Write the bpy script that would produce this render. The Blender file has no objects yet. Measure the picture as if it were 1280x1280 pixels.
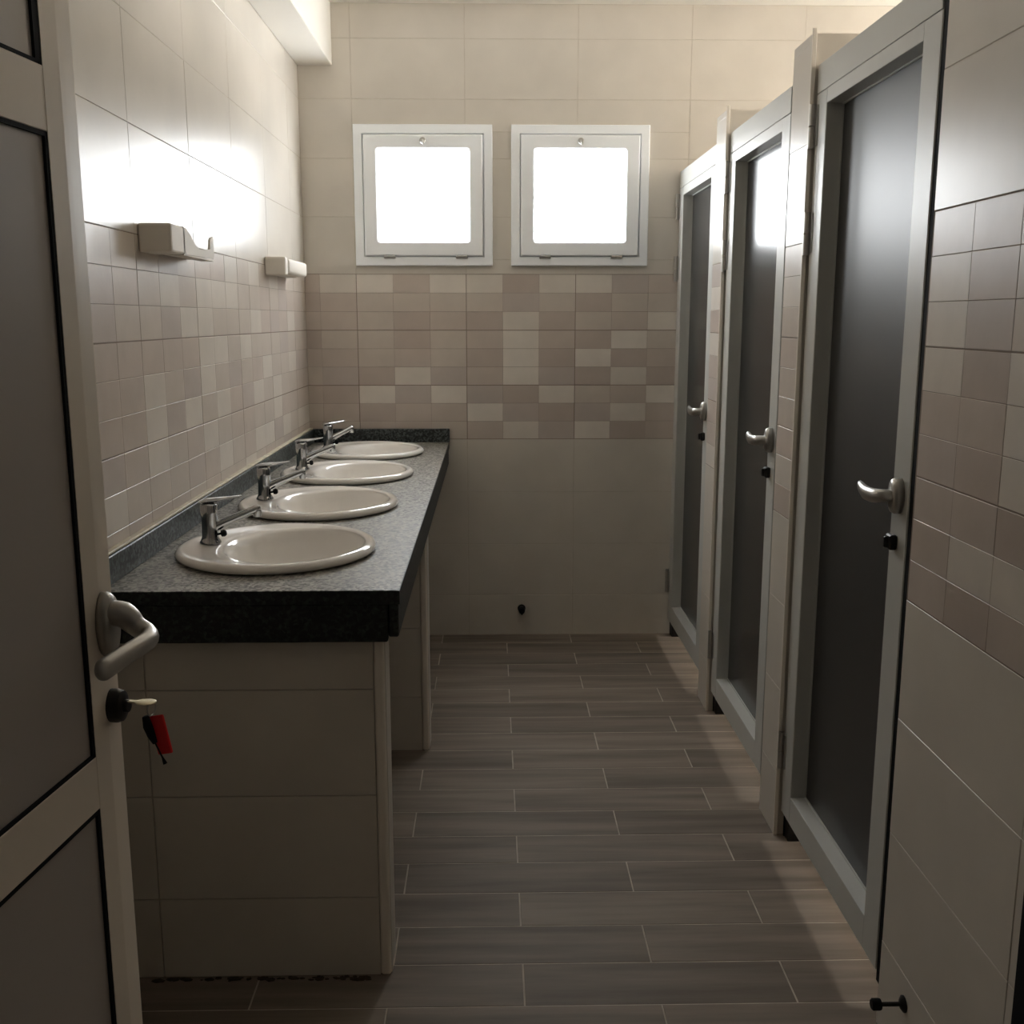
import bpy, bmesh, math, random
from mathutils import Vector, Matrix
random.seed(7)
S = bpy.context.scene
C = S.collection
PI = math.pi
R = math.radians

# ------------------------------------------------------------------ camera, world, exposure
cam_d = bpy.data.cameras.new('camera'); cam = bpy.data.objects.new('camera', cam_d); C.objects.link(cam)
cam_d.sensor_width = 36; cam_d.sensor_fit = 'HORIZONTAL'; cam_d.lens = 36 * 1300 / 1280; cam_d.clip_start = 0.02
cam.location = (0, 0, 1.5)
cam.rotation_euler = (PI / 2 - math.atan(242 / 1300), 0, R(-1.15))
S.camera = cam
S.view_settings.view_transform = 'Standard'; S.view_settings.look = 'None'
S.view_settings.gamma = 1; S.view_settings.use_curve_mapping = False
S.view_settings.exposure = 1.24
S.cycles.use_denoising = True
S.cycles.max_bounces = 10; S.cycles.diffuse_bounces = 6; S.cycles.glossy_bounces = 5
S.cycles.sample_clamp_indirect = 8
S.cycles.caustics_reflective = False
w = bpy.data.worlds.new('world'); S.world = w; w.use_nodes = True
w.node_tree.nodes['Background'].inputs[0].default_value = (0.93, 0.97, 1, 1)
w.node_tree.nodes['Background'].inputs[1].default_value = 1.0
DAY_BACK = 7.8       # daylight through the frosted panes of the far wall
DAY_STALL = 34.0     # daylight through the frosted panes behind the stalls
FILL_HALL = 0.25      # watts of the fill lamp added behind the camera

# ------------------------------------------------------------------ dimensions
XL, XR, XO, YB, YF, ZC = -0.84, 0.83, 3.45, 4.83, 0.38, 2.84
ROWS = [0, .197, .447, .697, .947, 1.197, 1.447, 1.697, 1.947, 2.197, 2.447, 2.697, ZC]
BAND = (.947, 1.697)
ZTOP = 2.22          # top of the stall partitions
PIERS = ((2.83, 3.0), (3.82, 3.98))
NEAR0, NEAR1 = 1.47, 2.0
WZS, DHS = 2.036, .0     # the windows behind the stalls

# ------------------------------------------------------------------ materials
def nodes(name):
    m = bpy.data.materials.new(name); m.use_nodes = True
    nt = m.node_tree
    return m, nt, nt.nodes['Principled BSDF']
def N(nt, kind, **kw):
    n = nt.nodes.new(kind)
    for k, v in kw.items(): setattr(n, k, v)
    return n
def plain(name, col, rough=.5, metal=0, bump=0, bscale=40, vary=0, vscale=6, spec=.5, rvar=0, coat=0):
    m, nt, b = nodes(name)
    b.inputs['Base Color'].default_value = (*col, 1); b.inputs['Roughness'].default_value = rough
    b.inputs['Metallic'].default_value = metal; b.inputs['Specular IOR Level'].default_value = spec
    b.inputs['Coat Weight'].default_value = coat; b.inputs['Coat Roughness'].default_value = .1
    tc = N(nt, 'ShaderNodeTexCoord'); geo = N(nt, 'ShaderNodeNewGeometry')
    if vary:
        no = N(nt, 'ShaderNodeTexNoise'); no.inputs['Scale'].default_value = vscale; no.inputs['Detail'].default_value = 5
        nt.links.new(geo.outputs['Position'], no.inputs['Vector'])
        r = N(nt, 'ShaderNodeValToRGB')
        r.color_ramp.elements[0].position = .3; r.color_ramp.elements[1].position = .7
        r.color_ramp.elements[0].color = (*[c * (1 - vary) for c in col], 1)
        r.color_ramp.elements[1].color = (*[min(1, c * (1 + vary)) for c in col], 1)
        nt.links.new(no.outputs['Fac'], r.inputs[0]); nt.links.new(r.outputs[0], b.inputs['Base Color'])
        if rvar:
            mr = N(nt, 'ShaderNodeMapRange'); mr.inputs['To Min'].default_value = rough - rvar; mr.inputs['To Max'].default_value = rough + rvar
            nt.links.new(no.outputs['Fac'], mr.inputs['Value']); nt.links.new(mr.outputs[0], b.inputs['Roughness'])
    if bump:
        no = N(nt, 'ShaderNodeTexNoise'); no.inputs['Scale'].default_value = bscale; no.inputs['Detail'].default_value = 3
        nt.links.new(geo.outputs['Position'], no.inputs['Vector'])
        bp = N(nt, 'ShaderNodeBump'); bp.inputs['Strength'].default_value = bump; bp.inputs['Distance'].default_value = .01
        nt.links.new(no.outputs['Fac'], bp.inputs['Height']); nt.links.new(bp.outputs[0], b.inputs['Normal'])
    return m
WALLROUGH = .29
M = {}
M['tile'] = plain('cream glazed tile', (.64, .595, .53), WALLROUGH, spec=.42, vary=.06, vscale=4, bump=.05, bscale=7)
M['tile_low'] = M['tile']
MOS = [plain('mosaic tone %d' % i, c, WALLROUGH + .04, spec=.42, vary=.05, vscale=9, bump=.08, bscale=12) for i, c in enumerate(
    [(.51, .435, .385), (.56, .485, .43), (.53, .465, .425), (.58, .515, .455), (.68, .625, .56), (.72, .665, .60)])]
M['grout'] = plain('tile grout', (.56, .505, .43), .85, vary=.12, vscale=20)
M['band_grout'] = plain('brown joint of the checked band', (.25, .20, .16), .85)
M['plaster'] = plain('painted plaster', (.78, .73, .65), .8, vary=.03, bump=.1, bscale=60)
M['ceiling'] = plain('ceiling paint', (.80, .77, .71), .8, bump=.08, bscale=50)
M['alu'] = plain('painted aluminium', (.56, .565, .54), .36, vary=.04, vscale=3)
M['alu2'] = plain('painted aluminium entrance door', (.82, .74, .635), .42, vary=.04, vscale=3)
M['pvc'] = plain('white window frame', (.94, .97, 1.0), .35)
M['white'] = plain('white plastic', (.78, .73, .66), .6, spec=.2)
M['porcelain'] = plain('cream sanitary ceramic', (.95, .92, .88), .10, vary=.02, coat=.6)
M['black'] = plain('black rubber', (.010, .010, .011), .75, spec=.15)
M['dark'] = plain('dark metal', (.03, .028, .026), .4, metal=.6)
M['steel'] = plain('satin steel', (.50, .49, .47), .33, metal=1)
M['chrome'] = plain('chrome', (.48, .49, .50), .12, metal=1)
M['brass'] = plain('pale brass key', (.75, .68, .48), .3, metal=.9)
M['red'] = plain('red plastic tag', (.80, .015, .02), .35)
M['trim'] = plain('pale corner trim', (.86, .80, .72), .4)
M['dirt'] = plain('dried dirt', (.05, .035, .02), .95, vary=.4, vscale=80)
M['silicone'] = plain('old sealant', (.62, .56, .44), .6, vary=.15, vscale=30)
def frosted(name, col, rough, trans):
    m, nt, b = nodes(name)
    b.inputs['Base Color'].default_value = (*col, 1); b.inputs['Roughness'].default_value = rough
    b.inputs['IOR'].default_value = 1.62
    tr = N(nt, 'ShaderNodeBsdfTranslucent'); tr.inputs[0].default_value = (.55, .56, .58, 1)
    mx = N(nt, 'ShaderNodeMixShader'); mx.inputs[0].default_value = trans
    nt.links.new(b.outputs[0], mx.inputs[1]); nt.links.new(tr.outputs[0], mx.inputs[2])
    nt.links.new(mx.outputs[0], nt.nodes['Material Output'].inputs[0])
    return m
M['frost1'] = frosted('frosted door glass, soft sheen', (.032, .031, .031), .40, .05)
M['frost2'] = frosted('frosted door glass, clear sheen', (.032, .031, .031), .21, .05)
M['frost3'] = frosted('frosted entrance door glass', (.46, .42, .39), .4, .06)
def lit(name, strength, col=(.90, .96, 1)):
    m, nt, b = nodes(name)
    e = N(nt, 'ShaderNodeEmission'); e.inputs[0].default_value = (*col, 1); e.inputs[1].default_value = strength
    nt.links.new(e.outputs[0], nt.nodes['Material Output'].inputs[0])
    return m
M['pane_back'] = lit('daylit frosted pane', DAY_BACK, (.95, .98, 1))
M['pane_stall'] = lit('daylit frosted pane, stalls', DAY_STALL, (1, .975, .93))
def granite(name, dark, light, rough, amt):
    m, nt, b = nodes(name)
    geo = N(nt, 'ShaderNodeNewGeometry')
    v = N(nt, 'ShaderNodeTexVoronoi'); v.inputs['Scale'].default_value = 140
    n1 = N(nt, 'ShaderNodeTexNoise'); n1.inputs['Scale'].default_value = 75; n1.inputs['Detail'].default_value = 6
    nt.links.new(geo.outputs['Position'], v.inputs['Vector']); nt.links.new(geo.outputs['Position'], n1.inputs['Vector'])
    mx = N(nt, 'ShaderNodeMath', operation='MULTIPLY'); nt.links.new(v.outputs['Color'], mx.inputs[0]); nt.links.new(n1.outputs['Fac'], mx.inputs[1])
    r = N(nt, 'ShaderNodeValToRGB'); r.color_ramp.elements[0].position = amt; r.color_ramp.elements[1].position = amt + .3
    r.color_ramp.elements[0].color = (*dark, 1); r.color_ramp.elements[1].color = (*light, 1)
    e = r.color_ramp.elements.new(amt + .1); e.color = (*[(a * 2 + b_) / 3 for a, b_ in zip(dark, light)], 1)
    nt.links.new(mx.outputs[0], r.inputs[0]); nt.links.new(r.outputs[0], b.inputs['Base Color'])
    mr = N(nt, 'ShaderNodeMapRange'); mr.inputs['To Min'].default_value = rough - .06; mr.inputs['To Max'].default_value = rough + .1
    nt.links.new(n1.outputs['Fac'], mr.inputs['Value']); nt.links.new(mr.outputs[0], b.inputs['Roughness'])
    return m
M['granite'] = granite('speckled dark granite, lit top tone', (.065, .061, .053), (.38, .36, .315), .45, .10)  # top tone lightened: grazing window sheen put into the colour
M['granite_splash_shaded'] = granite('speckled dark granite upstand, shaded tone', (.010, .013, .015), (.13, .155, .155), .4, .16)  # same stone, darker copy with the upstand's shade in its colour
M['granite_edge_shaded'] = granite('speckled dark granite edge, shaded tone', (.003, .004, .004), (.035, .042, .038), .5, .2)  # same stone, near-black copy with the front's shade in its colour
def plankmat(name, a, b_):
    m, nt, b = nodes(name)
    geo = N(nt, 'ShaderNodeNewGeometry'); oi = N(nt, 'ShaderNodeObjectInfo')
    add = N(nt, 'ShaderNodeVectorMath', operation='MULTIPLY_ADD')
    mp = N(nt, 'ShaderNodeMapping'); mp.inputs['Scale'].default_value = (.9, 11, 1)
    cmb = N(nt, 'ShaderNodeCombineXYZ'); mul = N(nt, 'ShaderNodeMath', operation='MULTIPLY'); mul.inputs[1].default_value = 37
    nt.links.new(oi.outputs['Random'], mul.inputs[0]); nt.links.new(mul.outputs[0], cmb.inputs[0]); nt.links.new(mul.outputs[0], cmb.inputs[2])
    nt.links.new(geo.outputs['Position'], mp.inputs['Vector'])
    ad = N(nt, 'ShaderNodeVectorMath', operation='ADD'); nt.links.new(mp.outputs[0], ad.inputs[0]); nt.links.new(cmb.outputs[0], ad.inputs[1])
    no = N(nt, 'ShaderNodeTexNoise'); no.inputs['Scale'].default_value = 1.6; no.inputs['Detail'].default_value = 6; no.inputs['Roughness'].default_value = .55
    nt.links.new(ad.outputs[0], no.inputs['Vector'])
    r = N(nt, 'ShaderNodeValToRGB'); r.color_ramp.elements[0].position = .33; r.color_ramp.elements[1].position = .66
    r.color_ramp.elements[0].color = (*a, 1); r.color_ramp.elements[1].color = (*b_, 1)
    nt.links.new(no.outputs['Fac'], r.inputs[0])
    hs = N(nt, 'ShaderNodeHueSaturation'); mr = N(nt, 'ShaderNodeMapRange'); mr.inputs['To Min'].default_value = .88; mr.inputs['To Max'].default_value = 1.1
    nt.links.new(oi.outputs['Random'], mr.inputs['Value']); nt.links.new(mr.outputs[0], hs.inputs['Value']); nt.links.new(r.outputs[0], hs.inputs['Color'])
    nt.links.new(hs.outputs[0], b.inputs['Base Color'])
    b.inputs['Roughness'].default_value = .6; b.inputs['Specular IOR Level'].default_value = .3
    bp = N(nt, 'ShaderNodeBump'); bp.inputs['Strength'].default_value = .12; bp.inputs['Distance'].default_value = .004
    nt.links.new(no.outputs['Fac'], bp.inputs['Height']); nt.links.new(bp.outputs[0], b.inputs['Normal'])
    return m
M['plank'] = plankmat('wood look floor tile', (.15, .12, .095), (.26, .215, .175))
M['grout_floor'] = plain('pale floor grout', (.46, .40, .33), .9, vary=.2, vscale=15)

# ------------------------------------------------------------------ mesh helpers
def link(name, me, parent=None, loc=None, rot=None):
    o = bpy.data.objects.new(name, me); C.objects.link(o)
    if parent: o.parent = parent
    if loc is not None: o.location = loc
    if rot is not None: o.rotation_euler = rot
    return o
def tag(o, label, cat, group=None, kind=None):
    o['label'] = label; o['category'] = cat
    if group: o['group'] = group
    if kind: o['kind'] = kind
    return o
def empty(name, loc, rz=0):
    o = bpy.data.objects.new(name, None); C.objects.link(o); o.location = loc; o.rotation_euler = (0, 0, rz); o.empty_display_size = .05
    return o
def boxbm(bm, lo, hi, bev=0, seg=1):
    lo, hi = Vector(lo), Vector(hi)
    c = (lo + hi) / 2; s = hi - lo
    t = bmesh.new()
    bmesh.ops.create_cube(t, size=1, matrix=Matrix.Translation(c) @ Matrix.Diagonal((*s, 1)))
    if bev: bmesh.ops.bevel(t, geom=t.edges[:], offset=bev, segments=seg, affect='EDGES', profile=.5)
    me = bpy.data.meshes.new('t'); t.to_mesh(me); t.free(); bm.from_mesh(me); bpy.data.meshes.remove(me)
def mk(name, bm, mat, parent=None, smooth=False, loc=None, rot=None, angle=None):
    bmesh.ops.recalc_face_normals(bm, faces=bm.faces)
    me = bpy.data.meshes.new(name)
    if smooth:
        for f in bm.faces: f.smooth = True
    if angle:
        for e in bm.edges:
            if len(e.link_faces) == 2 and e.calc_face_angle(0) > R(angle): e.smooth = False
    bm.to_mesh(me); bm.free()
    me.materials.append(M[mat] if isinstance(mat, str) else mat)
    return link(name, me, parent, loc, rot)
def box(name, lo, hi, mat, parent=None, bev=0, seg=1):
    bm = bmesh.new(); boxbm(bm, lo, hi, bev, seg); return mk(name, bm, mat, parent)
def boxes(name, L, mat, parent=None, bev=0):
    bm = bmesh.new()
    for lo, hi in L: boxbm(bm, lo, hi, bev)
    return mk(name, bm, mat, parent)
def sweep(bm, pts, rad, seg=12, up=Vector((0, 0, 1))):
    """tube along pts; rad = list of (r_side, r_up)"""
    pts = [Vector(p) for p in pts]; rings = []
    for i, p in enumerate(pts):
        d = (pts[min(i + 1, len(pts) - 1)] - pts[max(i - 1, 0)]).normalized()
        s = d.cross(up)
        if s.length < 1e-3: s = d.cross(Vector((1, 0, 0)))
        s.normalize(); u = s.cross(d).normalized()
        r = rad[i] if isinstance(rad[i], tuple) else (rad[i], rad[i])
        rings.append([bm.verts.new(p + s * r[0] * math.cos(2 * PI * k / seg) + u * r[1] * math.sin(2 * PI * k / seg)) for k in range(seg)])
    for a, b in zip(rings, rings[1:]):
        for k in range(seg): bm.faces.new((a[k], a[(k + 1) % seg], b[(k + 1) % seg], b[k]))
    bm.faces.new(rings[0]); bm.faces.new(rings[-1])
def lathe(bm, prof, seg=24, mat=Matrix()):
    rings = []
    for r, z in prof:
        rings.append([bm.verts.new(mat @ Vector((r * math.cos(2 * PI * k / seg), r * math.sin(2 * PI * k / seg), z))) for k in range(seg)])
    for a, b in zip(rings, rings[1:]):
        for k in range(seg): bm.faces.new((a[k], a[(k + 1) % seg], b[(k + 1) % seg], b[k]))
    bm.faces.new(rings[0]); bm.faces.new(rings[-1])
def smooth_path(pts, rads, n=5):
    """Catmull-Rom through pts"""
    P = [Vector(p) for p in pts]; out = []; ro = []
    rr = [r if isinstance(r, tuple) else (r, r) for r in rads]
    for i in range(len(P) - 1):
        p0, p1, p2, p3 = P[max(i - 1, 0)], P[i], P[i + 1], P[min(i + 2, len(P) - 1)]
        for k in range(n):
            t = k / n
            out.append(.5 * ((2 * p1) + (p2 - p0) * t + (2 * p0 - 5 * p1 + 4 * p2 - p3) * t * t + (3 * p1 - p0 - 3 * p2 + p3) * t ** 3))
            ro.append(tuple(rr[i][j] * (1 - t) + rr[i + 1][j] * t for j in (0, 1)))
    out.append(P[-1]); ro.append(rr[-1])
    return out, ro

# ------------------------------------------------------------------ tiling
_cache = {}
TH = .007
def tile_mesh(w_, h_, mat, th=TH, bev=.0016):
    key = (round(w_, 4), round(h_, 4), mat.name, th)
    if key in _cache: return _cache[key]
    bm = bmesh.new()
    # local: x right, y up, z out of the wall; face at z = 0, back at -th
    x, y, b = w_ / 2, h_ / 2, min(bev, w_ / 4, h_ / 4)
    v = [bm.verts.new(p) for p in ((-x, -y, -th), (x, -y, -th), (x, y, -th), (-x, y, -th), (-x, -y, -b), (x, -y, -b), (x, y, -b), (-x, y, -b),
                                   (-x + b, -y + b, 0), (x - b, -y + b, 0), (x - b, y - b, 0), (-x + b, y - b, 0))]
    for o in (0, 4):
        for k in range(4): bm.faces.new((v[o + k], v[o + (k + 1) % 4], v[o + 4 + (k + 1) % 4], v[o + 4 + k]))
    bm.faces.new(v[8:12])
    bmesh.ops.recalc_face_normals(bm, faces=bm.faces)
    me = bpy.data.meshes.new('tile'); bm.to_mesh(me); bm.free(); me.materials.append(mat)
    # an open-backed shell: the normals have to face out
    if me.polygons[-1].normal.z < 0: me.flip_normals()
    _cache[key] = me
    return me
def cut(rects, hole):
    hx0, hx1, hz0, hz1 = hole; out = []
    for x0, x1, z0, z1 in rects:
        if x1 <= hx0 or x0 >= hx1 or z1 <= hz0 or z0 >= hz1: out.append((x0, x1, z0, z1)); continue
        if z0 < hz0: out.append((x0, x1, z0, hz0))
        if z1 > hz1: out.append((x0, x1, hz1, z1))
        a, b = max(z0, hz0), min(z1, hz1)
        if x0 < hx0: out.append((x0, hx0, a, b))
        if x1 > hx1: out.append((hx1, x1, a, b))
    return out
def put_tile(parent, name, frame, rect, mat, gap, jit=.0):
    O, U, Nn = frame          # point = O + U*u + Z*z, face normal Nn
    u0, u1, z0, z1 = rect
    w_, h_ = u1 - u0 - gap, z1 - z0 - gap
    if w_ < .006 or h_ < .006: return
    c = O + U * ((u0 + u1) / 2) + Vector((0, 0, (z0 + z1) / 2)) + Nn * (jit * random.uniform(-1, 1))
    X = U if U.cross(Vector((0, 0, 1))).dot(Nn) > 0 else -U
    rot = Matrix((X, Vector((0, 0, 1)), Nn)).transposed().to_4x4()
    rot = rot @ Matrix.Rotation(jit * 4 * random.uniform(-1, 1), 4, 'X') @ Matrix.Rotation(jit * 4 * random.uniform(-1, 1), 4, 'Y')
    o = bpy.data.objects.new(name, tile_mesh(w_, h_, mat, TH, .0008 if name == 'mosaic_tile' else .0008)); C.objects.link(o); o.parent = parent
    o.matrix_basis = Matrix.Translation(c) @ rot
def tile_wall(parent, frame, u0, u1, joints, band=None, holes=(), zr=(0, ZC), pat=None, bandu=None):
    """joints: u positions of the tile joints; band = tone chooser"""
    js = [u0] + [j for j in joints if u0 + .004 < j < u1 - .004] + [u1]
    bu = bandu or (u0, u1)
    for a, b in zip(js, js[1:]):
        for z0, z1 in zip(ROWS, ROWS[1:]):
            z0_, z1_ = max(z0, zr[0]), min(z1, zr[1])
            if z1_ - z0_ < .005: continue
            if band and BAND[0] - .001 <= z0 < BAND[1] - .001 and b > bu[0] and a < bu[1]: continue
            rs = [(a, b, z0_, z1_)]
            for h in holes: rs = cut(rs, h)
            for r in rs: put_tile(parent, 'tile', frame, r, M['tile'], .0018, .0003)
    if band:
        O, U, Nn = frame
        pts = [O + U * a + Vector((0, 0, z)) - Nn * d for a in bu for z in (BAND[0] - .001, BAND[1] + .0005) for d in (.0008, .005)]
        box('band_grout', [min(p[i] for p in pts) for i in range(3)], [max(p[i] for p in pts) for i in range(3)], 'band_grout', parent)
        # nine rows of small relief tiles; every third joint is the wider joint of the big tile
        j0 = joints[0]; pitch = (joints[1] - joints[0]) / 3
        k0 = math.floor((bu[0] - j0) / pitch); k1 = math.ceil((bu[1] - j0) / pitch)
        for k in range(k0, k1):
            a, b = max(j0 + k * pitch, bu[0]), min(j0 + (k + 1) * pitch, bu[1])
            if b - a < .008: continue
            for row in range(9):
                h = (BAND[1] - BAND[0]) / 9
                z1 = BAND[1] - row * h; z0 = z1 - h
                A = a + (.0012 if k % 3 == 0 else 0); B = b - (.0012 if k % 3 == 2 else 0)
                Z1 = z1 - (.0013 if row % 3 == 0 else .0002); Z0 = z0 + (.0013 if row % 3 == 2 else .0002)
                put_tile(parent, 'mosaic_tile', frame, (A, B, Z0, Z1), MOS[band(k, row)], .0004, .00035)

Z = Vector((0, 0, 1))
# ------------------------------------------------------------------ room shell
floor = box('floor', (-3, -2.6, -.12), (XO + .1, YB + .15, -.0007), 'grout_floor')
tag(floor, 'brown wood-look plank tiles laid across the washroom floor', 'floor', kind='structure')
ceil = box('ceiling', (-3, -2.6, ZC), (XO + .1, YB + .15, ZC + .1), 'ceiling')
tag(ceil, 'pale painted ceiling over the washroom', 'ceiling', kind='structure')
beam = box('beam', (XL, YF, 2.584), (-.688, YB, ZC), 'ceiling', bev=.003)
tag(beam, 'boxed pale beam running along the top of the basin wall', 'beam', kind='structure')

# planks of the floor: 60 x 15 cm, half bond, with pale joints
PW, PL = .1546, .61
pm = {}
def plank_mesh(w_, l_):
    key = (round(w_, 3), round(l_, 3))
    if key not in pm:
        bm = bmesh.new(); x, y, b, t = w_ / 2, l_ / 2, .0012, .008
        v = [bm.verts.new(p) for p in ((-x, -y, -t), (x, -y, -t), (x, y, -t), (-x, y, -t), (-x, -y, -b), (x, -y, -b), (x, y, -b), (-x, y, -b),
                                       (-x + b, -y + b, 0), (x - b, -y + b, 0), (x - b, y - b, 0), (-x + b, y - b, 0))]
        for o in (0, 4):
            for k in range(4): bm.faces.new((v[o + k], v[o + (k + 1) % 4], v[o + 4 + (k + 1) % 4], v[o + 4 + k]))
        bm.faces.new(v[8:12])
        me = bpy.data.meshes.new('plank'); bm.to_mesh(me); bm.free(); me.materials.append(M['plank']); pm[key] = me
    return pm[key]
row = 0; y1 = 2.376 + PW * 16
while y1 > .0:
    k = round((y1 - 2.376) / PW)            # row between y1-PW and y1; k==1 has a joint at x=.07
    y0 = y1 - PW
    ya, yb = max(y0, .0), min(y1, YB - .004)
    if yb - ya > .01:
        off = .07 if k % 2 == 1 else .07 + PL / 2
        x = off - PL * 8
        while x < XO:
            xa, xb = max(x, XL + .002), min(x + PL, 1.25)
            if xb - xa > .02:
                link('plank', plank_mesh(xb - xa - .003, yb - ya - .0026), floor, ((xa + xb) / 2, (ya + yb) / 2, random.uniform(-.0003, .0003)))
            x += PL
    y1 = y0
box('stall_floor', (1.25, YF, -.0005), (XO, YB, 0), 'tile', floor)

WINS = ((-.297, 'pane_back'), (.400, 'pane_back'))
WZ = 2.036
WHOLES = [(cx - .275, cx + .275, WZ - .275, WZ + .275) for cx, _ in WINS]
wb = boxes('wall_back', [((a, YB + TH*0 + .0012, c), (b, YB + .12, d)) for a, b, c, d in
     cut(cut([(XL - .15, XO + .15, 0, ZC)], WHOLES[0]), WHOLES[1])], 'grout')
tag(wb, 'far tiled wall with two small square windows above a checked band', 'wall', kind='structure')
PAT = ['12202202201', '01111101011', '11101020112', '01101020021', '10101020200', '10020120020', '00202002102', '11000200020', '11101020200']
TONE = {'0': (0, 2), '1': (1, 3), '2': (4, 5)}
def back_tone(k, row):
    c = PAT[row][min(max(k + 2, 0), 10)]
    return random.choice(TONE[c]) if c != '0' else random.choice((0, 1, 2, 0))
FB = (Vector((0, YB, 0)), Vector((1, 0, 0)), Vector((0, -1, 0)))
JB = [-.608 + .4972 * i for i in range(0, 9)]
tile_wall(wb, FB, XL, XO, JB, back_tone, WHOLES, bandu=(XL, .887))
rnd = random.Random(3)
def rand_tone(k, row): return rnd.choice((0, 1, 2, 3, 3, 1, 4, 4, 5))
def soft_tone(k, row): return rnd.choice((1, 1, 3, 3, 3, 4, 2, 4))

wl = box('wall_left', (XL - .15, YF, 0), (XL - .0012, YB + .12, ZC), 'grout')
tag(wl, 'tiled wall behind the row of wash basins, checked band at mid height', 'wall', kind='structure')
FL = (Vector((XL, 0, 0)), Vector((0, 1, 0)), Vector((1, 0, 0)))
tile_wall(wl, FL, YF, YB, [.55 + .5 * i for i in range(9)], soft_tone, bandu=(1.05, YB))

wr = box('wall_right', (XR + TH*0 + .0012, YF - .1, 0), (XR + .12, NEAR1, ZC), 'grout')
tag(wr, 'tiled wall between the nearest stall door and the entrance', 'wall', kind='structure')
FR = (Vector((XR, 0, 0)), Vector((0, 1, 0)), Vector((-1, 0, 0)))
tile_wall(wr, FR, YF, NEAR1, [.995 - .5, .995, 1.495], rand_tone, bandu=(1.17, NEAR1))
# solid wall closing the first stall towards the entrance
wn = box('wall_stall_end', (XR + .12, NEAR1 - .12, 0), (XO, NEAR1, ZC), 'tile'); tag(wn, 'plain tiled end wall of the nearest stall', 'wall', kind='structure')
wo = boxes('wall_outer', [((XO, a, c), (XO + .12, b, d)) for a, b, c, d in
      (lambda rs: rs)(cut(cut(cut([(NEAR1 - .12, YB + .12, 0, ZC)], (2.42 - .275, 2.42 + .275, WZS - .275 - DHS, WZS + .275 + DHS)), (3.43 - .275, 3.43 + .275, WZS - .275 - DHS, WZS + .275 + DHS)), (4.42 - .275, 4.42 + .275, WZS - .275 - DHS, WZS + .275 + DHS)))], 'tile')
tag(wo, 'plain tiled outer wall behind the stalls', 'wall', kind='structure')
wf = boxes('wall_front', [((XL - .15, YF - .1, 0), (-.63, YF, ZC)), ((.36, YF - .1, 0), (XR + .008, YF, ZC)), ((-.63, YF - .1, 2.12), (.36, YF, ZC))], 'tile')
tag(wf, 'plain wall around the entrance doorway', 'wall', kind='structure')
wh = boxes('wall_hall', [((-3, -2.7, 0), (XO + .1, -2.6, ZC)), ((-3.1, -2.7, 0), (-3, .5, ZC)), ((XO, -2.7, 0), (XO + .1, .4, ZC)), ((-3, YF - .08, 0), (XL - .15, YF, ZC)), ((XR + .12, YF - .08, 0), (XO, YF, ZC))], 'plaster')
tag(wh, 'plastered walls of the dim hall outside the entrance', 'wall', kind='structure')
tr = box('trim_1', (.824, 1.385, 0), (XR - .0005, 1.465, 2.12), 'black', bev=.002)
tag(tr, 'black upright frame post at the near end of the right tiled wall', 'frame', kind='structure')

# partitions between the stalls: tiled pier end + wall going back
for i, (a, b) in enumerate(PIERS):
    p = box('partition_wall', (XR + TH*0 + .0012, a + .004, 0), (XO, b - .004, ZTOP), 'tile')
    tag(p, ['tiled partition between the nearest and the middle stall door', 'tiled partition between the middle and the farthest stall door'][i], 'partition', kind='structure')
    tile_wall(p, FR, a, b, [a - .5 + .0, a + .0001, a + .5], rand_tone, zr=(0, ZTOP), bandu=(a, b))
    box('edge_strip', (XR - .001, a - .001, 0), (XR + .010, a + .006, ZTOP + .012), 'trim', p, bev=.001)

# ------------------------------------------------------------------ windows
def rrect(cx, cz, hw, hh, r, n=5):
    pts = []
    for qx, qz, a0 in ((1, 1, 0), (-1, 1, 90), (-1, -1, 180), (1, -1, 270)):
        for k in range(n + 1):
            a = R(a0 + 90 * k / n)
            pts.append((cx + qx * (hw - r) + r * math.cos(a), cz + qz * (hh - r) + r * math.sin(a)))
    return pts
def ring_frame(name, ho, hi, yf, yb, ro, ri, mat, parent, cz=0.0, bev=.003):
    """square ring: outer half size ho, inner half size hi, front at y=-yf, back at y=+yb (local y: into the wall)"""
    bm = bmesh.new()
    O = rrect(0, cz, ho[0], ho[1], ro); I = rrect(0, cz, hi[0], hi[1], ri)
    O2 = rrect(0, cz, ho[0] - bev, ho[1] - bev, max(ro - bev, .0005)); I2 = rrect(0, cz, hi[0] + bev, hi[1] + bev, ri + bev)
    L = [[bm.verts.new((x, y, z)) for x, z in P] for P, y in ((O, yb), (O, -yf + bev), (O2, -yf), (I2, -yf), (I, -yf + bev), (I, yb))]
    n = len(O)
    for a, b in zip(L, L[1:] + L[:1]):
        for k in range(n): bm.faces.new((a[k], a[(k + 1) % n], b[(k + 1) % n], b[k]))
    return mk(name, bm, mat, parent)
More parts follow.
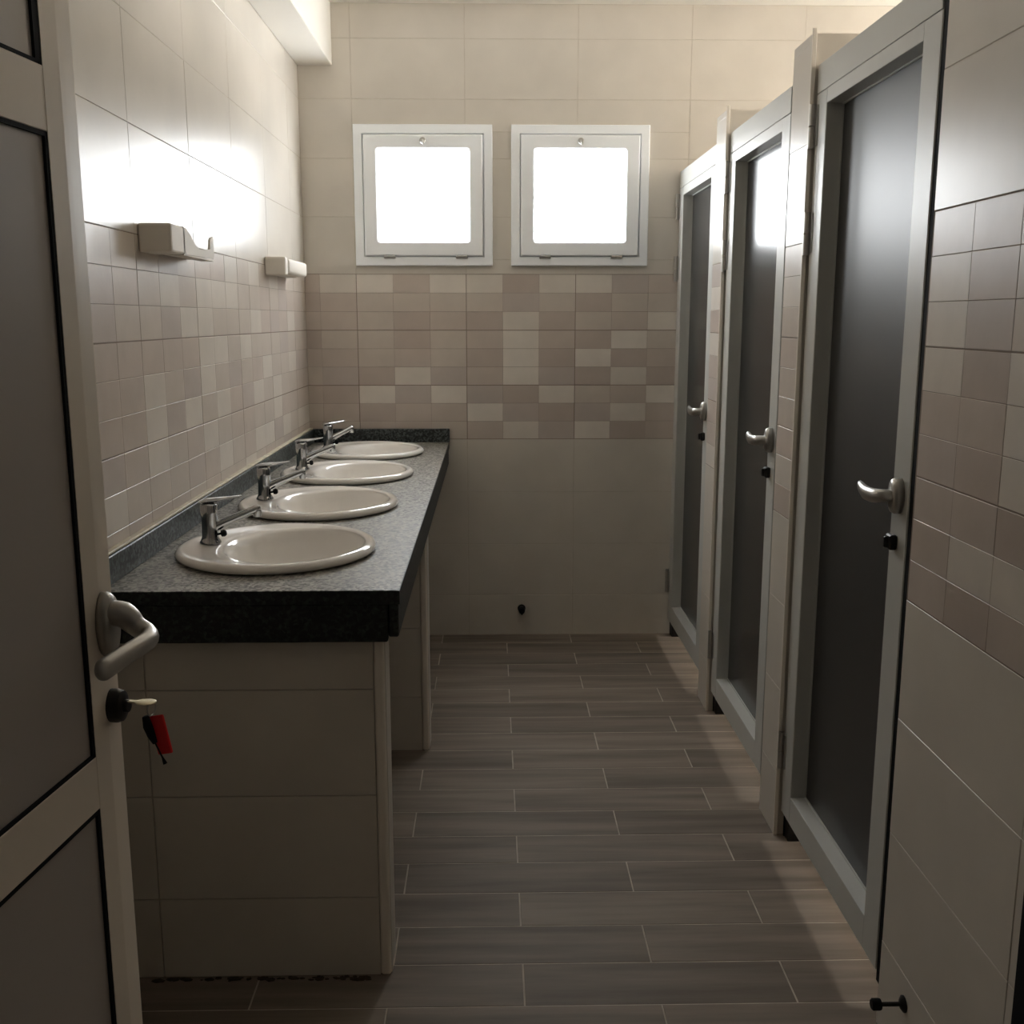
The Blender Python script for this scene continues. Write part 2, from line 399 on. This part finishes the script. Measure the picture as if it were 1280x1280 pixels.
def window(name, loc, rz, label, pane, dh=0):
    t = empty(name, loc, rz); tag(t, label, 'window', kind='structure')
    ring_frame('window_frame', (.307, .303 + dh), (.268, .264 + dh), .022, .05, .002, .002, 'pvc', t)
    ring_frame('sash', (.264, .260 + dh), (.203, .199 + dh), .030, .03, .003, .010, 'pvc', t, bev=.005)
    ring_frame('rebate', (.290, .286 + dh), (.245, .241 + dh), -.006, .045, .002, .002, 'pvc', t)
    bm = bmesh.new(); P = rrect(0, 0, .212, .208 + dh, .02)
    f = [bm.verts.new((x, -.002, z)) for x, z in P]; g = [bm.verts.new((x, .004, z)) for x, z in P]; n = len(P)
    bm.faces.new(f); bm.faces.new(g)
    for k in range(n): bm.faces.new((f[k], f[(k + 1) % n], g[(k + 1) % n], g[k]))
    mk('pane', bm, pane, t)
    # lever latch in the top rail
    bm = bmesh.new()
    lathe(bm, [(.014, .030), (.0145, .036), (.011, .040)], 16, Matrix.Translation((0, 0, .232)) @ Matrix.Rotation(PI / 2, 4, 'X'))
    sweep(bm, [(0, -.04, .232), (0, -.048, .232), (.004, -.05, .221), (.006, -.05, .212)], [.005, .006, .005, .003], 8)
    mk('latch', bm, 'steel', t, smooth=True, angle=40)
    for sx in (-.155, .168):
        bm = bmesh.new(); boxbm(bm, (sx - .026, -.030, -.272), (sx + .026, -.020, -.262), .002)
        sweep(bm, [(sx - .024, -.031, -.262), (sx + .024, -.031, -.262)], [.0045, .0045], 8)
        mk('hinge', bm, 'steel', t)
    return t
window('window_1', (WINS[0][0], YB, WZ), 0, 'small square white window on the far wall, above the counter end', 'pane_back')
window('window_2', (WINS[1][0], YB, WZ), 0, 'small square white window on the far wall, next to the stalls', 'pane_back')
for i, y in enumerate((2.42, 3.43, 4.42)):
    window('window_%d' % (i + 3), (XO, y, WZS), -PI / 2, 'small white window high inside the %s stall' % ('nearest', 'middle', 'farthest')[i], 'pane_stall', DHS)

# ------------------------------------------------------------------ door hardware
def lever_mesh(bm, sgn, L=.115):
    """local: x out of the door (negative x = towards room for stalls handled by caller), lever along y*sgn"""
    pts = [(0, 0, 0), (.022, 0, .0), (.040, sgn * .006, -.001), (.047, sgn * .030, -.004), (.048, sgn * L * .6, -.004), (.046, sgn * L * .9, .004), (.043, sgn * L * 1.04, .010)]
    rad = [(.014, .014), (.013, .013), (.012, .014), (.010, .0155), (.010, .0155), (.008, .011), (.003, .004)]
    p, r = smooth_path(pts, rad, 4); sweep(bm, p, r, 12)
def rose_mesh(bm, hw, hh, t=.012):
    n = 24; L = []
    for s, x in ((1, 0), (1, t * .5), (.9, t * .85), (.6, t)):
        L.append([bm.verts.new((x, hw * s * math.cos(2 * PI * k / n), hh * s * math.sin(2 * PI * k / n))) for k in range(n)])
    for a, b in zip(L, L[1:]):
        for k in range(n): bm.faces.new((a[k], a[(k + 1) % n], b[(k + 1) % n], b[k]))
    bm.faces.new(L[0]); bm.faces.new(L[-1])

XD = .845        # face of the stall door leaves
def stall_door(name, y0, y1, label, glass, pane_tilt=0, jamb_far=True):
    """y0 near edge (handle), y1 far edge (hinges)"""
    t = empty(name, (XD, y0, 0)); tag(t, label, 'door', kind='structure')
    W = y1 - y0; zb, zt = .082, 2.068; d = .05
    gy0, gy1, gz0, gz1 = .085, W - .085, .162, 2.032
    # leaf: stiles and rails of box section
    box('stile', (0, 0, zb), (d, gy0, zt), 'alu', t, bev=.002)
    box('stile', (0, gy1, zb), (d, W, zt), 'alu', t, bev=.002)
    box('rail', (.0003, gy0 - .001, gz1), (d, gy1 + .001, zt), 'alu', t, bev=.001)
    box('rail', (.0003, gy0 - .001, zb), (d, gy1 + .001, gz0), 'alu', t, bev=.001)
    boxes('gasket', [((.040, gy0, gz0), (.0445, gy0 + .004, gz1)), ((.040, gy1 - .004, gz0), (.0445, gy1, gz1)), ((.040, gy0, gz1 - .004), (.0445, gy1, gz1)), ((.040, gy0, gz0), (.0445, gy1, gz0 + .004))], 'alu', t)
    g = box('glass_panel', (.044, gy0 + .001, gz0 + .001), (.049, gy1 - .001, gz1 - .001), glass, t)
    # fixed frame
    fr = boxes('door_frame', [((.0, .004, zt + .001), (.06, W - .001, 2.14)), ((.052, -.05, 0), (.09, -.008, 2.14)), ((.052, W - .03, 0), (.09, W + .009, 2.14))], 'alu', t, bev=.001)
    box('gap_shade', (.003, -.058, .06), (.05, -.0005, 2.14), 'black', t)  # black filler: shade of the open gap beside the leaf, as colour
    box('gap_shade', (.012, W + .0005, 0), (.05, W + .008, 2.14), 'black', t)  # same for the hinge side: gap shade put in as a black strip
    box('jamb_foot', (.014, W - .034, 0), (.050, W, .078), 'dark', t, bev=.002)
    for z in (1.99, 1.72, .27):
        bm = bmesh.new()
        sweep(bm, [(-.008, W + .004, z - .055), (-.008, W + .004, z - .0015)], [.009, .009], 12, Vector((0, 1, 0)))
        sweep(bm, [(-.008, W + .004, z + .0015), (-.008, W + .004, z + .055)], [.009, .009], 12, Vector((0, 1, 0)))
        boxbm(bm, (-.003, W - .022, z - .05), (0, W + .004, z + .05))
        mk('hinge', bm, 'steel', t, smooth=True, angle=40)
    # door furniture (mirrored so that it stands out into the room)
    Mx = Matrix.Diagonal((-1, 1, 1, 1))
    bm = bmesh.new(); rose_mesh(bm, .024, .038, .022); lever_mesh(bm, 1); bm.transform(Mx)
    mk('handle', bm, 'steel', t, smooth=True, loc=(0, .043, 1.14))
    bm = bmesh.new(); boxbm(bm, (-.016, -.014, -.016), (0, .014, .016), .003); boxbm(bm, (-.024, -.004, -.012), (-.014, .004, .012), .002)
    mk('lock_turn', bm, 'dark', t, loc=(0, .055, 1.04))
    return t
d1 = stall_door('door_1', 2.06, 2.822, 'nearest grey framed stall door with dark frosted panel and lever handle', 'frost1')
d2 = stall_door('door_2', 3.06, 3.812, 'middle grey framed stall door with window glare on its frosted panel', 'frost2')
d3 = stall_door('door_3', 4.04, 4.805, 'farthest grey framed stall door, hinged beside the far wall', 'frost2')

# ------------------------------------------------------------------ entrance door (open, swung into the room)
E_ = empty('door_4', (-.4618, 1.238, 0), R(-7)); tag(E_, 'open entrance door with grey frosted panels and pale metal frame', 'door', kind='structure')
DW = .90
def prism_stile(name, y_in, y_out, ysplit, z0, z1):
    """y_out is the free edge; the outer part of the face slopes back"""
    bm = bmesh.new()
    P = [(0, y_in), (0, ysplit), (-.001, ysplit + (y_out - ysplit) * .3), (-.004, y_out), (-.045, y_out), (-.045, y_in)]
    a = [bm.verts.new((x, y, z0)) for x, y in P]; b = [bm.verts.new((x, y, z1)) for x, y in P]; n = len(P)
    bm.faces.new(a); bm.faces.new(b)
    for k in range(n): bm.faces.new((a[k], a[(k + 1) % n], b[(k + 1) % n], b[k]))
    return mk(name, bm, 'alu2', E_)
prism_stile('stile', -.068, .004, -.034, .012, 2.08)
prism_stile('stile', -DW + .068, -DW, -DW + .03, .012, 2.08)
for z0, z1 in ((.012, .12), (.922, .988), (1.695, 1.762), (2.0, 2.08)):
    box('rail', (-.045, -DW + .067, z0), (-.0004, -.067, z1), 'alu2', E_, bev=.001)
for z0, z1, gw in ((.12, .922, .006), (.988, 1.695, .006), (1.762, 2.0, .012)):
    ya, yb = -DW + .068, -.068
    boxes('gasket', [((-.016, ya, z0), (-.0006, yb, z0 + .004)), ((-.016, ya, z1 - .005), (-.0006, yb, z1)), ((-.016, yb - gw, z0), (-.0006, yb, z1)), ((-.016, ya, z0), (-.0006, ya + gw, z1))], 'black', E_)
    box('glass_panel', (-.022, ya, z0), (-.004, yb, z1), 'frost3', E_)
bm = bmesh.new(); rose_mesh(bm, .020, .040, .016); mk('handle_rose', bm, 'steel', E_, smooth=True, loc=(-.001, -.028, 1.14))
bm = bmesh.new()
pts = [(.0, 0, .012), (.022, 0, .010), (.036, .002, -.004), (.052, -.002, -.012), (.060, -.022, -.014), (.053, -.062, -.018), (.044, -.098, -.024), (.040, -.106, -.025)]
rad = [(.015, .015), (.014, .016), (.011, .013), (.011, .012), (.0105, .012), (.0095, .0125), (.010, .013), (.005, .006)]
p, r_ = smooth_path(pts, rad, 5); sweep(bm, p, r_, 14); mk('handle', bm, 'steel', E_, smooth=True, loc=(.004, -.028, 1.142))
bm = bmesh.new(); rose_mesh(bm, .017, .021, .018); lathe(bm, [(.008, 0), (.008, .022), (.007, .023)], 16, Matrix.Rotation(PI / 2, 4, 'Y')); mk('lock_cylinder', bm, 'dark', E_, smooth=True, angle=40, loc=(-.001, -.022, 1.035))
# hinges of the entrance door
for z in (.25, 1.05, 1.85):
    bm = bmesh.new(); sweep(bm, [(.004, -DW - .008, z - .05), (.004, -DW - .008, z + .05)], [.009, .009], 12, Vector((0, 1, 0))); mk('hinge', bm, 'steel', E_, smooth=True, angle=40)
boxes('door_frame', [((-.05, -DW - .055, 0), (.0, -DW - .018, 2.12))], 'alu2', E_)
# key left in the lock, with its ring and tag
K = empty('key', E_.matrix_basis @ Vector((.020, -.022, 1.041)) if False else Matrix.Rotation(R(-7), 4, 'Z') @ Vector((.0, 0, 0)) + Vector((-.4618, 1.238, 0)) + Matrix.Rotation(R(-7), 4, 'Z') @ Vector((.020, -.022, 1.041)), R(-7))
tag(K, 'pale key with a red tag hanging from the entrance door lock', 'key')
bm = bmesh.new(); boxbm(bm, (-.004, -.003, -.001), (.012, .003, .001)); 
sweep(bm, [(.010, 0, 0), (.016, 0, 0), (.026, 0, 0), (.033, 0, 0), (.036, 0, 0)], [(.003, .0012), (.009, .0016), (.011, .0016), (.008, .0016), (.003, .0012)], 12)
mk('key_bow', bm, 'brass', K, smooth=True, angle=50)
bm = bmesh.new(); n = 20; seg = 6; rg = []
for i in range(n):
    a = 2 * PI * i / n; c = Vector((.030 + .001 * math.sin(a), .009 * math.sin(a), -.008 + .009 * math.cos(a)))
    dr = Vector((0, math.sin(a), math.cos(a)))
    rg.append([bm.verts.new(c + dr * .0009 * math.cos(2 * PI * j / seg) + Vector((1, 0, 0)) * .0009 * math.sin(2 * PI * j / seg)) for j in range(seg)])
for i in range(n):
    for j in range(seg): bm.faces.new((rg[i][j], rg[i][(j + 1) % seg], rg[(i + 1) % n][(j + 1) % seg], rg[(i + 1) % n][j]))
mk('key_ring', bm, 'steel', K, smooth=True)
bm = bmesh.new(); boxbm(bm, (-.0095, -.002, -.050), (.0095, .002, 0), .0018, 2)
tg = mk('tag', bm, 'red', K, loc=(.036, -.002, -.016), rot=(0, R(-11), 0)); tg['label'] = 'red plastic tag'
bm = bmesh.new(); sweep(bm, [(-.002, 0, 0), (.0, 0, -.012), (.004, 0, -.024), (.008, 0, -.034)], [(.004, .005), (.006, .006), (.005, .0055), (.003, .003)], 8, Vector((0, 1, 0)))
sweep(bm, [(.008, 0, -.034), (.016, 0, -.052), (.019, 0, -.060)], [(.0012, .0012), (.0012, .0012), (.003, .003)], 6, Vector((0, 1, 0)))
mk('cord', bm, 'black', K, smooth=True, loc=(.027, -.0065, -.016))

# ------------------------------------------------------------------ vanity counter
SY = (2.515, 3.145, 3.785, 4.42)
SX, SA, SB = -.527, .240, .258       # basin centre and half sizes (x, y)
CT = .935
V = empty('vanity_counter', (0, 0, 0)); tag(V, 'dark granite wash counter on tiled supports along the left wall', 'counter')
bm = bmesh.new()
x0, x1, ya, yb = XL + .001, -.197, 2.135, YB - .001
ys = [ya] + [(a + b) / 2 for a, b in zip(SY, SY[1:])] + [yb]
TK = .03
def slab_section(bm, x0, x1, y0, y1, cx, cy, a, b, n=48):
    per = []; el = []
    for k in range(n):
        t = 2 * PI * (k + .5) / n; c, s = math.cos(t), math.sin(t)
        el.append((cx + a * c, cy + b * s))
        sc = []
        if c > 0: sc.append((x1 - cx) / c)
        if c < 0: sc.append((x0 - cx) / c)
        if s > 0: sc.append((y1 - cy) / s)
        if s < 0: sc.append((y0 - cy) / s)
        m_ = min(sc); per.append((cx + m_ * c, cy + m_ * s))
    for z, rev in ((CT, 0), (CT - TK, 1)):
        E1 = [bm.verts.new((x, y, z)) for x, y in el]; P1 = [bm.verts.new((x, y, z)) for x, y in per]
        for k in range(n): bm.faces.new((E1[k], E1[(k + 1) % n], P1[(k + 1) % n], P1[k]))
        # corners
        for qx, qy in ((x0, y0), (x1, y0), (x1, y1), (x0, y1)):
            for k in range(n):
                p, q = per[k], per[(k + 1) % n]
                if abs(p[0] - q[0]) > 1e-6 and abs(p[1] - q[1]) > 1e-6:
                    on = lambda u, X, Y: abs(u[0] - X) < 1e-6 or abs(u[1] - Y) < 1e-6
                    if on(p, qx, qy) and on(q, qx, qy) and math.hypot(p[0] - qx, p[1] - qy) < .1:
                        bm.faces.new((P1[k], P1[(k + 1) % n], bm.verts.new((qx, qy, z))))
for i in range(4): slab_section(bm, x0, x1, ys[i], ys[i + 1], SX + .01, SY[i], SA - .022, SB - .022)
bm2 = bmesh.new()
def quad(bm, *p): bm.faces.new([bm.verts.new(q) for q in p])
quad(bm, (x0, ya, CT - TK), (x1, ya, CT - TK), (x1, ya, CT), (x0, ya, CT)); quad(bm, (x1, ya, CT - TK), (x1, yb, CT - TK), (x1, yb, CT), (x1, ya, CT))
me = None
bmesh.ops.remove_doubles(bm, verts=bm.verts, dist=1e-5)
bmesh.ops.recalc_face_normals(bm, faces=bm.faces)
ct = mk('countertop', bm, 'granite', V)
boxes('edge_shade', [((x0, ya - .002, CT - TK), (x1 + .002, ya, CT - .001)), ((x1, ya, CT - TK), (x1 + .002, yb, CT - .001))], 'granite_edge_shaded', V)  # thin dark skin that paints shade on the slab's upright faces
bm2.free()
box('fascia', (XL + .001, 2.137, .82), (-.222, 2.162, CT - TK - .0005), 'granite_edge_shaded', V, bev=.003)
box('fascia', (-.221, 2.142, .83), (-.199, YB - .001, CT - TK - .0005), 'granite_edge_shaded', V, bev=.003)
box('backsplash', (XL + .0005, 2.14, CT), (XL + .022, YB - .001, CT + .062), 'granite_splash_shaded', V, bev=.002)
box('backsplash', (XL + .022, YB - .022, CT), (-.193, YB - .0005, CT + .062), 'granite_splash_shaded', V, bev=.002)
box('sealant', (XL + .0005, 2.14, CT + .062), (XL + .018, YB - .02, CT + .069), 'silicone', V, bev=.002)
for i, (sy, x1s) in enumerate(((2.185, -.236), (3.463, -.222))):
    s = box('support', (XL + .001, sy + TH, 0), (x1s - .002, sy + .10, .905), 'grout', V)
    if i == 0: s['label'] = 'tiled support at the counter end'
    fr = (Vector((0, sy, 0)), Vector((1, 0, 0)), Vector((0, -1, 0)))
    for a, b in ((XL + .002, -.76), (-.76, x1s - .024)):
        for z0, z1 in zip(ROWS[:5], ROWS[1:6]):
            z1 = min(z1, .905)
            if z1 - z0 > .01: put_tile(s, 'tile', fr, (a, b, z0, z1), M['tile'], .002, .0002)
    box('edge_strip', (x1s - .024, sy - .002, 0), (x1s, sy + .014, .905), 'trim', s, bev=.007, seg=3)
    box('side_cladding', (x1s - .002, sy + .012, 0), (x1s + .001, sy + .098, .905), 'tile', s)
# grime swept up against the foot of the counter end
bm = bmesh.new()
for i in range(60):
    x = random.uniform(-.80, -.26); s_ = random.uniform(.002, .007)
    bmesh.ops.create_icosphere(bm, subdivisions=1, radius=s_, matrix=Matrix.Translation((x, 2.185 - random.uniform(.001, .014) - s_, s_ * .3)) @ Matrix.Diagonal((random.uniform(1, 3), 1, .5, 1)))
tag(mk('dirt', bm, 'dirt'), 'dark dirt crumbs along the foot of the counter end', 'dirt', kind='stuff')

# ------------------------------------------------------------------ basins
def basin():
    bm = bmesh.new(); n = 64
    #          dx     a        b        z
    P = [(0, SA - .012, SB - .012, 0.0005), (0, SA, SB, .006), (0, SA + .001, SB + .001, .013), (0, SA - .005, SB - .005, .021), (0, SA - .014, SB - .014, .024),
         (.004, SA - .026, SB - .026, .023), (.012, .200, .222, .0195), (.028, .186, .211, .018), (.044, .1735, .2035, .0165), (.048, .167, .198, .010), (.049, .161, .192, -.008), (.047, .150, .180, -.045),
         (.042, .130, .156, -.082), (.036, .095, .115, -.108), (.030, .05, .06, -.120), (.028, .022, .022, -.1235)]
    rings = [[bm.verts.new((dx + a * math.cos(2 * PI * k / n), b * math.sin(2 * PI * k / n), z)) for k in range(n)] for dx, a, b, z in P]
    for a, b in zip(rings, rings[1:]):
        for k in range(n): bm.faces.new((a[k], a[(k + 1) % n], b[(k + 1) % n], b[k]))
    bm.faces.new(rings[-1])
    # underside shell
    Q = [(0, SA - .03, SB - .03, -.002), (.045, .172, .202, -.01), (.047, .162, .192, -.048), (.040, .138, .165, -.092), (.03, .06, .07, -.13)]
    rr = [rings[0]] + [[bm.verts.new((dx + a * math.cos(2 * PI * k / n), b * math.sin(2 * PI * k / n), z)) for k in range(n)] for dx, a, b, z in Q]
    for a, b in zip(rr, rr[1:]):
        for k in range(n): bm.faces.new((a[k], a[(k + 1) % n], b[(k + 1) % n], b[k]))
    bm.faces.new(rr[-1])
    return bm
names = ['nearest of the four oval basins, at the open counter end', 'second oval basin along the counter from the entrance', 'third oval basin along the counter from the entrance', 'farthest oval basin, in the corner under the window wall']
b0 = empty('wash_basin', (SX, SY[0], CT))
mk('bowl', basin(), 'porcelain', b0, smooth=True)
bm = bmesh.new(); lathe(bm, [(.024, 0), (.024, .003), (.018, .005), (.006, .003)], 24); mk('drain', bm, 'chrome', b0, smooth=True, loc=(.028, 0, -.1235))
bm = bmesh.new(); lathe(bm, [(.0055, 0), (.0055, .0015), (.004, .002)], 16, Matrix.Rotation(R(75), 4, 'Y')); mk('overflow_hole', bm, 'dark', b0, loc=(-.1085, -.03, -.022))
def copy_tree(o):
    c = o.copy(); C.objects.link(c)
    for ch in list(o.children):
        d = ch.copy(); C.objects.link(d); d.parent = c
    return c
basins = [b0] + [copy_tree(b0) for _ in range(3)]
for o, y, l in zip(basins, SY, names):
    o.location = (SX, y, CT); tag(o, 'cream ' + l, 'wash basin', 'wash basins set in the counter')
# taps
def tap():
    t = empty('tap', (0, 0, 0))
    bm = bmesh.new(); lathe(bm, [(.026, 0), (.026, .004), (.0225, .009), (.020, .016), (.019, .05), (.0205, .075), (.021, .094), (.018, .099), (.010, .101)], 28)
    mk('body', bm, 'chrome', t, smooth=True, angle=50)
    bm = bmesh.new()
    p, r = smooth_path([(.006, .001, .036), (.03, .009, .048), (.07, .022, .064), (.106, .034, .078), (.117, .038, .080)], [(.012, .015), (.0115, .0125), (.0105, .0105), (.0105, .0105), (.008, .009)], 4)
    sweep(bm, p, r, 14); lathe(bm, [(.0095, .060), (.0105, .062), (.0105, .078)], 14, Matrix.Translation((.110, .035, -.001)))
    mk('spout', bm, 'chrome', t, smooth=True, angle=60)
    bm = bmesh.new()
    p, r = smooth_path([(-.022, -.004, .104), (-.006, -.001, .106), (.02, .004, .108), (.045, .008, .111), (.070, .014, .114), (.078, .016, .115)], [(.012, .003), (.018, .006), (.017, .006), (.012, .004), (.0085, .003), (.004, .002)], 4)
    sweep(bm, p, r, 12); mk('lever', bm, 'chrome', t, smooth=True, angle=60)
    bm = bmesh.new(); lathe(bm, [(.003, 0), (.003, .012), (.008, .013), (.009, .020), (.006, .025)], 16, Matrix.Translation((.016, -.004, .022)) @ Matrix.Rotation(R(80), 4, 'Y'))
    k = mk('plug_knob', bm, 'black', t, smooth=True, angle=50); k['label'] = 'black plug knob'
    return t
t0 = tap(); taps = [t0] + [copy_tree(t0) for _ in range(3)]
for o, y, rz, l in zip(taps, SY, (0, -3, 4, 22), ('nearest oval basin', 'second oval basin', 'third oval basin', 'farthest oval basin')):
    o.location = (-.694, y + .012, CT + .0198); o.rotation_euler = (0, 0, R(rz))
    tag(o, 'chrome single lever mixer tap on the rim of the ' + l, 'tap', 'mixer taps on the basins')

# ------------------------------------------------------------------ white fittings on the left wall
def fitting(loc, notched, label):
    t = empty('wall_fitting', loc); tag(t, label, 'wall fitting')
    # local: y along the wall, x out of the wall, z up (0 = middle)
    L = .41
    box('base', (0, 0, -.030), (.046, L, -.014 if notched else .030), 'white', t, bev=.004, seg=2)
    if notched:
        box('end_block', (0, -.002, -.034), (.080, .115, .034), 'white', t, bev=.006, seg=2)
        bm = bmesh.new()
        prof = [(.10, .034), (.13, .031), (.165, .016), (.20, -.003), (.24, -.012), (.31, -.010), (.345, -.006), (.350, .018), (.362, .026), (.385, .030)]
        a = [bm.verts.new((.074, y, z)) for y, z in prof]; b = [bm.verts.new((.074, y, -.034 + .02 * (y - .1))) for y, z in prof]
        a2 = [bm.verts.new((.080, y, z)) for y, z in prof]; b2 = [bm.verts.new((.080, y, -.034 + .02 * (y - .1))) for y, z in prof]
        n = len(prof)
        for k in range(n - 1):
            for q in ((a, b), (a2, b2), (a, a2), (b, b2)): bm.faces.new((q[0][k], q[0][k + 1], q[1][k + 1], q[1][k]))
        bm.faces.new((a[0], a2[0], b2[0], b[0])); bm.faces.new((a[-1], a2[-1], b2[-1], b[-1]))
        c = mk('front_cover', bm, 'white', t); c['label'] = 'broken white cover with a notch along its top'
        box('bottom_cover', (.044, .10, -.036), (.078, .385, -.031), 'white', t)
    else:
        box('end_block', (.0, -.003, -.034), (.078, .05, .033), 'white', t, bev=.006, seg=2)
        bm = bmesh.new(); boxbm(bm, (.046, .05, -.026), (.083, L + .02, .030), .011, 3); mk('front_cover', bm, 'white', t, smooth=True, angle=50)
    return t
fitting((XL, 2.573, 1.690), True, 'white wall fitting with a broken notched front cover, nearer the entrance')
fitting((XL, 3.985, 1.693), False, 'small intact white wall fitting near the far corner, with rounded cover')

# ------------------------------------------------------------------ pipe stub, door stop
P_ = empty('pipe_stub', (.143, YB, .131)); tag(P_, 'short black capped pipe stub low on the far wall', 'pipe')
bm = bmesh.new(); lathe(bm, [(.019, 0), (.019, .004), (.011, .006), (.011, .03)], 20, Matrix.Rotation(PI / 2, 4, 'X')); mk('flange', bm, 'dark', P_, smooth=True, angle=40)
bm = bmesh.new(); lathe(bm, [(.015, .028), (.016, .032), (.015, .055), (.010, .058)], 8, Matrix.Rotation(PI / 2, 4, 'X')); boxbm(bm, (-.004, -.066, -.016), (.004, -.056, .016), .001); mk('cap', bm, 'black', P_)
D_ = empty('door_stop', (XR, 1.868, .138)); tag(D_, 'dark metal door stop with rubber tip, low on the near right wall', 'door stop')
Ry = Matrix.Rotation(-PI / 2, 4, 'Y')
bm = bmesh.new(); lathe(bm, [(.017, 0), (.017, .003), (.010, .008), (.0045, .010), (.0045, .052)], 20, Ry); mk('rod', bm, 'dark', D_, smooth=True, angle=40)
bm = bmesh.new(); lathe(bm, [(.011, .048), (.012, .051), (.012, .064), (.009, .067)], 20, Ry); mk('rubber_tip', bm, 'black', D_, smooth=True, angle=40)

# ------------------------------------------------------------------ added fill lamp in the unseen hall behind the camera
H = empty('fill_lamp', (.2, -1.2, ZC)); tag(H, 'added round fill lamp in the unseen hall outside', 'lamp')
bm = bmesh.new(); lathe(bm, [(.16, 0), (.16, -.03), (.12, -.05), (.05, -.055)], 24); mk('fill_lamp_cover', bm, 'white', H, smooth=True, angle=40)
ld = bpy.data.lights.new('hall_fill', 'AREA'); ld.shape = 'DISK'; ld.size = .3; ld.energy = FILL_HALL; ld.color = (1, .9, .75)
lo = bpy.data.objects.new('hall_fill', ld); C.objects.link(lo); lo.location = (.2, -1.2, ZC - .07)
